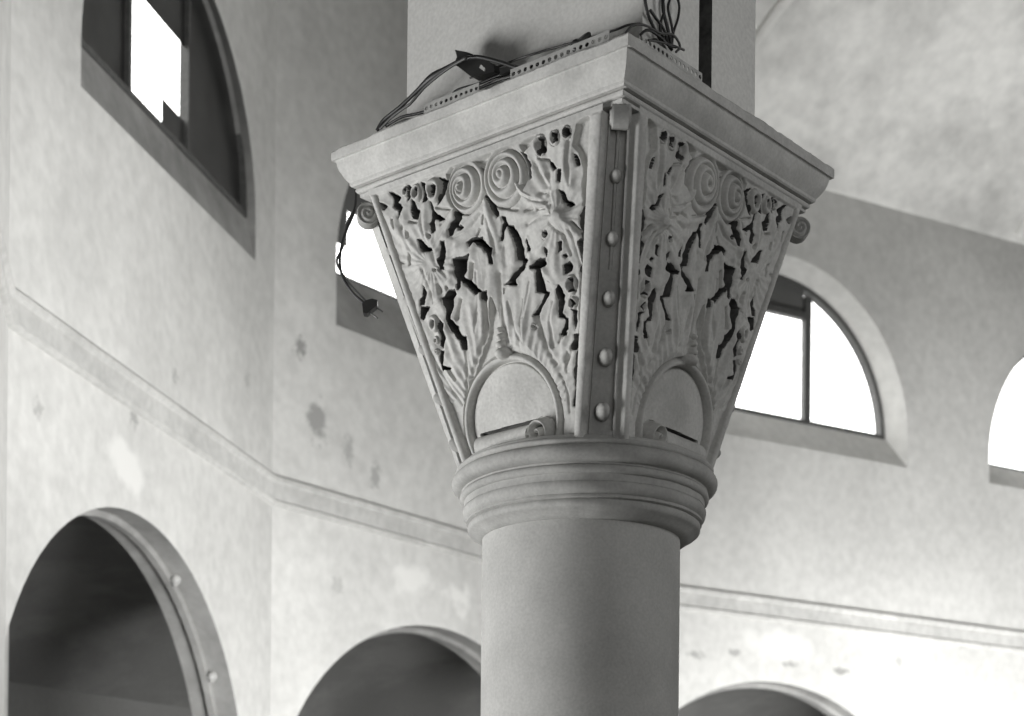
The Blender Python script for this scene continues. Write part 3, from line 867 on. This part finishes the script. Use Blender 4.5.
# ================================================================== THE CHURCH BEHIND
S = 2.6
KL, LM = (-.797 * S, 2.891 * S), (-.526 * S, 3.984 * S)
MR = (.3054 * S, 4.9988 * S)
dR = (math.sin(math.radians(60.47)), math.cos(math.radians(60.47)))
RE = (MR[0] + dR[0] * 2.62 * S, MR[1] + dR[1] * 2.62 * S)
a0 = math.radians(-10.5)
K0 = (KL[0] - math.sin(a0) * .8 * S, KL[1] - math.cos(a0) * .8 * S)
a1 = math.radians(79)
RE2 = (RE[0] + math.sin(a1) * 1.2 * S, RE[1] + math.cos(a1) * 1.2 * S)
line = [K0, KL, LM, MR, RE, RE2]
TOPZ = 2.27 * S

class Facet:
    def __init__(s, A, B):
        s.A = Vector((A[0], A[1])); s.B = Vector((B[0], B[1])); d = s.B - s.A
        s.len = d.length; s.d = d.normalized(); s.n = Vector((-s.d.y, s.d.x))     # away from the room
    def pt(s, u, z, dep=0.0):
        p = s.A + s.d * u + s.n * dep
        return (p.x, p.y, z + CAM_Z)

def arch_outline(c, z_bot, z_spring, R, n=40):
    pts = [(c + R, z_bot)] + [(c + R * math.cos(PI * k / n), z_spring + R * math.sin(PI * k / n)) for k in range(n + 1)] + [(c - R, z_bot)]
    return pts      # from bottom right over the top to bottom left

def wall(name, F, openings, mat, u0=0, u1=None, label=None):
    u1 = F.len if u1 is None else u1
    outer = [(u0, -1.6), (u1, -1.6), (u1, TOPZ), (u0, TOPZ)]
    loops = [outer] + [op['outer'] for op in openings]
    vs2 = [p for l in loops for p in l]
    face_mats = []
    tris = geometry.tessellate_polygon([[Vector((x, z, 0)) for x, z in l] for l in loops])
    vs = [F.pt(u, z) for u, z in vs2]; fs = []
    for t in tris:
        a, b, c = [vs2[i] for i in t]
        cr = (b[0] - a[0]) * (c[1] - a[1]) - (b[1] - a[1]) * (c[0] - a[0])
        fs.append(tuple(t) if cr > 0 else tuple(reversed(t)))
    for op in openings:                # reveals
        seq = op['levels']             # list of (outline, depth)
        prev = op['outer']; pd_ = 0.0
        for outl, dep in seq:
            b = len(vs)
            vs += [F.pt(u, z, pd_) for u, z in prev] + [F.pt(u, z, dep) for u, z in outl]
            n = len(prev)
            for k in range(n):
                k2 = (k + 1) % n
                if op.get('door') and k == n - 1: continue
                fs.append((b + k, b + k2, b + n + k2, b + n + k))
                if op.get('door') or op.get('shaded'): face_mats.append(len(fs) - 1)
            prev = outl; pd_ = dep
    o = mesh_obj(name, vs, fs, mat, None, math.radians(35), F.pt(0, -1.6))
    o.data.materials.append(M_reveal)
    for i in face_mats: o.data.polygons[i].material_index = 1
    return structure(o, label)

def win_open(c, R, z_sill, z_spring, dep, cg, Rg, z_sg, z_spg):
    return dict(outer=arch_outline(c, z_sill, z_spring, R), levels=[(arch_outline(cg, z_sg, z_spg, Rg), dep), (arch_outline(cg, z_sg, z_spg, Rg), dep + .10)])
def arch_open(c, R, zs, th=.26):
    return dict(outer=arch_outline(c, -1.595, zs, R), door=True,
                levels=[(arch_outline(c, -1.595, zs, R), th * .45), (arch_outline(c, -1.595, zs, R - .030), th * .47),
                        (arch_outline(c, -1.595, zs, R - .030), th * .60), (arch_outline(c, -1.595, zs, R), th * .62), (arch_outline(c, -1.595, zs, R), th)])

FL, FM, FR, FK, FE = Facet(KL, LM), Facet(LM, MR), Facet(MR, RE), Facet(K0, KL), Facet(RE, RE2)
def spots_for(F, lst):
    base = F.pt(0, -1.6)
    out = []
    for (u, z, r, val, st) in lst:
        p = F.pt(u * S, z * S)
        out.append((tuple(p[i] - base[i] for i in range(3)), r, val, st))
    return out
sp_L = spots_for(FL, [(.30, 1.02, .06, .30, (1, 1, 1.6)), (.10, .90, .05, .42, (1, 1, 1)), (.45, .99, .05, .36, (1, 1, 1)), (.62, 1.12, .04, .40, (1, 1, 1)), (.42, .90, .30, .68, (1, 1, 2.2)), (.98, 1.22, .05, .42, (1, 1, .6))])
sp_M = spots_for(FM, [(.08, 1.36, .06, .28, (1, 1, .8)), (.13, 1.21, .09, .30, (1, 1, .6)), (.23, 1.17, .05, .36, (1, 1, .5)), (.32, 1.13, .05, .36, (1, 1, .5)),
                      (.45, .92, .20, .70, (1, 1, 1.9)), (.62, .90, .16, .70, (1, 1, 1.6)), (.20, .86, .06, .44, (1, 1, 1)), (.86, .95, .2, .6, (1, 1, 1))])
sp_R = spots_for(FR, [(.36, .90, .08, .36, (1, 1, 2.4)), (.55, .885, .09, .30, (1, 1, 2.6)), (.74, .88, .09, .30, (1, 1, 2.6)), (.22, .88, .08, .36, (1, 1, 2)), (.50, .93, .34, .66, (1, 1, 2.6)),
                      (.95, .93, .05, .44, (1, 1, 1)), (1.2, 1.0, .06, .46, (1, 1, 1))])
M_wL = mat_plaster('plaster_left', .52, .62, scale=.9, bump=.35, fine=14, spots=sp_L, bumpd=.02)
M_wM = mat_plaster('plaster_middle', .50, .61, scale=.9, bump=.35, fine=14, spots=sp_M, bumpd=.02)
M_wR = mat_plaster('plaster_right', .52, .62, scale=.9, bump=.35, fine=14, spots=sp_R, bumpd=.02)
M_reveal = mat_plaster('shaded_reveal_plaster', .20, .32, scale=2.2, bump=.4, fine=18, bumpd=.02)  # darker plaster painting the shade on arch and window reveals
M_trim = mat_plaster('moulding_plaster', .46, .56, scale=2.5, bump=.4, fine=20, bumpd=.02)
M_vault = mat_plaster('vault_plaster', .54, .80, scale=.85, bump=.3, fine=10, bumpd=.02, contrast=(.41, .59))

s = S
opL_w = win_open(.625 * s, .392 * s, 1.485 * s, 1.56 * s, .022 * s, .625 * s, .392 * s, 1.575 * s, 1.58 * s)
opL_w['shaded'] = True  # sill and reveal take the painted shade colour
opL_a = arch_open(.475 * s, .52 * s, .30 * s)
opM_w = win_open(.650 * s, .462 * s, 1.440 * s, 1.585 * s, .08 * s, .650 * s, .43 * s, 1.595 * s, 1.60 * s)
opM_w['shaded'] = True
opM_a = arch_open(.55 * s, .55 * s, .268 * s)
opR_w = win_open(.520 * s, .460 * s, 1.505 * s, 1.585 * s, .06 * s, .530 * s, .415 * s, 1.597 * s, 1.60 * s)
opR_a = arch_open(.500 * s, .60 * s, .228 * s)
opR_w2 = win_open(1.765 * s, .460 * s, 1.505 * s, 1.585 * s, .06 * s, 1.765 * s, .430 * s, 1.58 * s, 1.60 * s)
opR_a2 = arch_open(1.80 * s, .60 * s, .228 * s)
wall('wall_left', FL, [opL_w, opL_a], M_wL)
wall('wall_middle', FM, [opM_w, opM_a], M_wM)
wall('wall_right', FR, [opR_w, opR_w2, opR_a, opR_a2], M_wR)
wall('wall_far_left', FK, [], M_wL)
wall('wall_far_right', FE, [], M_wR)

# ---- sweep a profile along the mitred wall line
def miter(line, off):
    out = []
    P = [Vector(p) for p in line]
    for i, p in enumerate(P):
        dirs = []
        if i > 0: dirs.append((P[i] - P[i - 1]).normalized())
        if i < len(P) - 1: dirs.append((P[i + 1] - P[i]).normalized())
        ns = [Vector((-d.y, d.x)) for d in dirs]
        m = sum(ns, Vector((0, 0))).normalized()
        out.append(p - m * (off / max(.3, m.dot(ns[0]))))      # towards the room
    return out
def sweep(name, prof, mat, line=line, smooth=math.radians(30)):
    vs, fs = [], []
    rows = [[(p.x, p.y, z + CAM_Z) for p in miter(line, off)] for off, z in prof]
    n = len(line)
    for r in rows: vs += r
    for i in range(len(rows) - 1):
        for k in range(n - 1):
            fs.append((i * n + k, i * n + k + 1, (i + 1) * n + k + 1, (i + 1) * n + k))
    return mesh_obj(name, vs, fs, mat, None, smooth, (line[0][0], line[0][1], CAM_Z))
zs = S
sc_prof = [(-.02, zs - .006), (.014, zs - .002), (.026, zs + .006), (.028, zs + .022), (.012, zs + .034), (.010, zs + .05), (.012, zs + .11), (.010, zs + .125), (.026, zs + .137), (.028, zs + .155), (.012, zs + .175), (-.02, zs + .185)]
structure(sweep('trim_1', sc_prof, M_trim), 'plaster string course running round the wall between arches and windows')
# vault: coved plaster surface springing from the wall head
vault_prof = [(-.0, TOPZ - .03), (.03, TOPZ - .02), (.05, TOPZ + .02)]
for k in range(1, 15):
    t = k / 14
    vault_prof.append((.05 + 3.2 * t, TOPZ + .02 + 2.35 * t + .5 * t * (1 - t)))
vo = structure(sweep('ceiling', vault_prof, M_vault, smooth=math.radians(60)), 'mottled pale plaster vault above the walls')
# shallow rib on the vault over the right wall
def rib_pts(F, c, R, n=40, off=.05):
    out = []
    for k in range(n + 1):
        a = PI * k / n
        u = c + R * math.cos(a); zz = 1.05 * R * math.sin(a)
        t = 1 - k / n if False else max(0, zz) / 2.6
        out.append(Vector(F.pt(u, TOPZ + .02 + 2.35 * t + .5 * t * (1 - t), -(.05 + 3.2 * t) + off - .04)))
    return out
rv, rf_ = tube([tuple(p) for p in rib_pts(FR, .80 * s, .60 * s)], .05, 8)
structure(mesh_obj('trim_2', rv, rf_, M_vault, None, True, FR.pt(.8 * s, TOPZ)), 'shallow plaster rib arching over the right-hand vault bay')

# ---- windows
def ring_mesh(F, out1, out2, d0, d1):
    n = len(out1)
    vs = [F.pt(u, z, d0) for u, z in out1] + [F.pt(u, z, d0) for u, z in out2] + [F.pt(u, z, d1) for u, z in out1] + [F.pt(u, z, d1) for u, z in out2]
    fs = []
    for k in range(n):
        k2 = (k + 1) % n
        fs += [(k, k2, n + k2, n + k), (2 * n + k, 3 * n + k, 3 * n + k2, 2 * n + k2), (n + k, n + k2, 3 * n + k2, 3 * n + k), (k, 2 * n + k, 2 * n + k2, k2)]
    return vs, fs
def bar(F, u0, z0, u1, z1, d0, d1):
    vs = [F.pt(u, z, d) for d in (d0, d1) for u, z in ((u0, z0), (u1, z0), (u1, z1), (u0, z1))]
    fs = [(0, 1, 2, 3), (7, 6, 5, 4), (0, 4, 5, 1), (1, 5, 6, 2), (2, 6, 7, 3), (3, 7, 4, 0)]
    return vs, fs
def clip_pane(c, R, z0, zsp, ua, ub, za, zb, n=24):
    """outline of the part of the half-round light between ua..ub, za..zb"""
    top = []
    for k in range(n + 1):
        u = ub + (ua - ub) * k / n
        x = min(1, abs(u - c) / R)
        zt = zsp + R * math.sqrt(max(0, 1 - x * x))
        top.append((u, max(za, min(zb, zt))))
    return [(ua, za), (ub, za)] + top
def window(idx, F, c, R, z0, zsp, dep, fw, mulls, panes, label):
    t = bpy.data.objects.new('window_%d' % idx, None); t.location = F.pt(c, z0, dep); C.objects.link(t)
    structure(t, label)
    v, f = ring_mesh(F, arch_outline(c, z0 - .01, zsp, R + .015), arch_outline(c, z0 + fw, zsp, R - fw), dep - .02, dep + .05)
    mesh_obj('window_frame', v, f, M_frame, t)
    for (u0, za, u1, zb) in mulls:
        v, f = bar(F, u0, za, u1, zb, dep - .01, dep + .04)
        mesh_obj('mullion', v, f, M_frame, t)
    for (ua, ub, za, zb, mat) in panes:
        o = clip_pane(c, R - fw * .5, z0, zsp, ua, ub, za, zb)
        vs = [F.pt(u, z, dep + .015) for u, z in o]
        # fan of quads between the sill line and the head
        n = len(o) - 2
        fs = []
        base = len(vs)
        bot = [F.pt(u, za, dep + .015) for u, z in o[2:]]
        vs = [F.pt(u, z, dep + .015) for u, z in o[2:]] + bot
        for k in range(n - 1):
            fs.append((k, k + 1, n + k + 1, n + k))
        mesh_obj({M_glass: 'window_pane', M_dirty: 'grimy_pane', M_board: 'board'}[mat], vs, fs, mat, t)
    return t

# left window: grimy panes round one clean opening
cL, RL, zL, dL = .625 * s, .392 * s, 1.580 * s, .022 * s + .012
uA, uB, uC = .474 * s, .722 * s, .622 * s
window(1, FL, cL, RL, zL, 1.60 * s, dL, .02, [(uA - .03, zL, uA, zL + .9), (uB, zL, uB + .02, zL + .9)],
       [(cL - RL, uA - .03, zL, zL + 2, M_dirty), (uA, uB, zL + .18, 1.793 * s, M_glass), (uA, uC, zL, zL + .18, M_glass), (uC, uB, zL, zL + .18, M_dirty),
        (uA, uB, 1.793 * s, 3 * s, M_dirty), (uB + .02, cL + RL, zL, zL + 2, M_dirty)],
       'dark half-round window in the left wall with one bright clean opening')
# middle window
cM, RM, zM, dM = .650 * s, .43 * s, 1.595 * s, .08 * s + .03
window(2, FM, cM, RM, zM, 1.60 * s, dM, .02, [(.80 * s, zM, .815 * s, zM + 1.0)],
       [(cM - RM, .307 * s, zM, 1.677 * s, M_glass), (cM - RM, .320 * s, 1.677 * s, 2.2 * s, M_board), (.307 * s, .80 * s, zM, 1.677 * s, M_glass), (.320 * s, .80 * s, 1.677 * s, 1.76 * s, M_glass), (.320 * s, .80 * s, 1.76 * s, 2.2 * s, M_board), (.815 * s, cM + RM, zM, 2.2 * s, M_glass)],
       'bright half-round window partly hidden behind the left corner of the capital')
cR, RR, zR, dR_ = .530 * s, .415 * s, 1.597 * s, .06 * s + .03
window(3, FR, cR, RR, zR, 1.60 * s, dR_, .035, [(.646 * s, zR, .670 * s, zR + .375 * s), (cR - RR * .7, 1.905 * s, .646 * s, 1.925 * s)],
       [(cR - RR, .646 * s, zR, 1.905 * s, M_glass), (cR - RR, .646 * s, 1.925 * s, 2.3 * s, M_board), (.670 * s, cR + RR, zR, 2.3 * s, M_glass)],
       'bright half-round window with one upright bar, right of the capital')
cS = 1.765 * s
window(4, FR, cS, .43 * s, 1.58 * s, 1.60 * s, dR_, .02, [(cS - .01 * s, 1.58 * s, cS + .01 * s, 2.0 * s)],
       [(cS - .43 * s, cS - .01 * s, 1.58 * s, 2.3 * s, M_glass), (cS + .01 * s, cS + .43 * s, 1.58 * s, 2.3 * s, M_glass)],
       'bright window at the right edge of the photo, only its left end in view')

# ---- aisle behind the arches
back = miter(line, -3.2)
vs, fs = [], []
for p in back: vs += [(p.x, p.y, 0), (p.x, p.y, 1.6 + .99 * S)]
for k in range(len(back) - 1): fs.append((2 * k, 2 * k + 2, 2 * k + 3, 2 * k + 1))
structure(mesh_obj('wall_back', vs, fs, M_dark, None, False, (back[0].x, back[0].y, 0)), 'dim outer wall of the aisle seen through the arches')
inner = miter(line, -.03)
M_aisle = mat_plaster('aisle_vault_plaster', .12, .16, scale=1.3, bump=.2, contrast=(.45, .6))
vs, fs = [], []
for p, q in zip(inner, back):
    for k in range(7):
        t = k / 6
        vs.append((p.x + (q.x - p.x) * t, p.y + (q.y - p.y) * t, CAM_Z + .96 * S - .5 * (2 * t - 1) ** 2 * (1 if t > .5 else 0) - .02))
for i in range(len(inner) - 1):
    for k in range(6):
        fs.append((i * 7 + k, (i + 1) * 7 + k, (i + 1) * 7 + k + 1, i * 7 + k + 1))
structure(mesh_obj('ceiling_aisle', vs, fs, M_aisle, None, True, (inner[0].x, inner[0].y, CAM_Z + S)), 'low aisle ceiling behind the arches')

# small knobs on the underside of the left arch
for (ang, dep, lab) in ((62, .10, 'upper pale lamp holder on the underside of the left arch'), (35, .10, 'middle pale lamp holder on the underside of the left arch'), (12, .14, 'lowest lamp holder on the underside of the left arch')):
    a = math.radians(ang)
    c = FL.pt(.475 * s + (.52 * s - .010) * math.cos(a), .30 * s + (.52 * s - .010) * math.sin(a), dep)
    v, f = sphere(c, ([.028, 0, 0], [0, .028, 0], [0, 0, .028]), 14, 10)
    k = len(v); 
    v2, f2 = sphere((c[0], c[1], c[2] - .02), ([.016, 0, 0], [0, .016, 0], [0, 0, .016]), 10, 6)
    v += v2; f += [tuple(i + k for i in x) for x in f2]
    tag(mesh_obj('lamp_holder', v, f, M_bulb, None, True, c), lab, 'lamp holder')

# the rest of the church, behind and above the camera
rear = [K0, (-6.5, 4.5), (-6.5, -5), (15, -5), RE2]
vs, fs = [], []
for p in rear: vs += [(p[0], p[1], 0), (p[0], p[1], CAM_Z + TOPZ + 3.1)]
for k in range(len(rear) - 1): fs.append((2 * k, 2 * k + 1, 2 * k + 3, 2 * k + 2))
M_rear = mat_plaster('rear_plaster', .12, .18)
structure(mesh_obj('wall_rear', vs, fs, M_rear, None, False, (rear[0][0], rear[0][1], 0)), 'plastered wall of the church behind the camera')
poly = [(p.x, p.y) for p in miter(line, -.3)] + [tuple(p) for p in reversed(rear[1:-1])]
zt = CAM_Z + TOPZ + 3.1
structure(mesh_obj('ceiling_high', [(x, y, zt) for x, y in poly], [tuple(range(len(poly)))], M_rear), 'high plaster ceiling over the nave')

# floor
fl = mesh_obj('floor', [(-14, -6, 0), (22, -6, 0), (22, 26, 0), (-14, 26, 0)], [(0, 1, 2, 3)], M_floor)
structure(fl, 'stone church floor')

# ================================================================== LIGHT
sc = bpy.context.scene
w = bpy.data.worlds.new('sky'); sc.world = w; w.use_nodes = True
bg = w.node_tree.nodes['Background']
bg.inputs['Color'].default_value = (1, 1, .985, 1)
bg.inputs['Strength'].default_value = 5.0

def area(name, loc, target, size, power, size_y=None, spread=180):
    l = bpy.data.lights.new(name, 'AREA'); l.energy = power
    l.shape = 'RECTANGLE' if size_y else 'SQUARE'; l.size = size
    if size_y: l.size_y = size_y
    l.spread = math.radians(spread)
    o = bpy.data.objects.new(name, l); o.location = loc
    d = Vector(target) - Vector(loc)
    o.rotation_euler = d.to_track_quat('-Z', 'Y').to_euler()
    C.objects.link(o)
    return o
area('daylight_from_left', (-3.4, 3.5, 1.6), (.14, 4, 2.9), 1.6, 162)
area('daylight_from_right', (6.2, 3.2, 3.9), (.14, 4, 2.9), 2.2, 78)
area('floor_bounce', (2.2, 4.9, .5), (-.7, 11.3, 2.4), 2.0, 92, size_y=.8, spread=56)
area('floor_bounce_right', (4.4, 8.6, .5), (3.4, 15.5, 1.6), 3.0, 310, size_y=.8, spread=80)
area('vault_bounce', (4.8, 10.6, .4), (4.8, 12.6, 8.6), 2.2, 135, spread=95)
area('left_wall_bounce', (3.4, 4.6, 1.0), (-1.9, 8.0, 4.4), 1.6, 54, spread=50)
area('fill_from_front', (1.5, -3.0, 3.0), (.14, 4, 3.0), 4.0, 80)
area('aisle_fill', (-3.4, 9.0, 2.6), (-5.0, 11.5, 3.4), 1.0, 20, spread=150)  # unseen lamp added to lighten the dark aisle

cam = bpy.data.cameras.new('camera'); cam.sensor_width = 36; cam.sensor_fit = 'HORIZONTAL'
cam.lens = F_PX / 1024 * 36
cam.shift_y = (HORIZON - 358) / 1024
cam.clip_start = .05; cam.clip_end = 200
cam.dof.use_dof = True; cam.dof.focus_distance = 3.75; cam.dof.aperture_fstop = 5.6
co = bpy.data.objects.new('camera', cam); C.objects.link(co)
c_, s_ = math.cos(ROLL), math.sin(ROLL)
co.matrix_world = Matrix(((c_, -s_, 0, 0), (0, 0, -1, 0), (s_, c_, 0, CAM_Z), (0, 0, 0, 1)))
sc.camera = co
sc.view_settings.view_transform = 'Standard'
sc.view_settings.look = 'None'
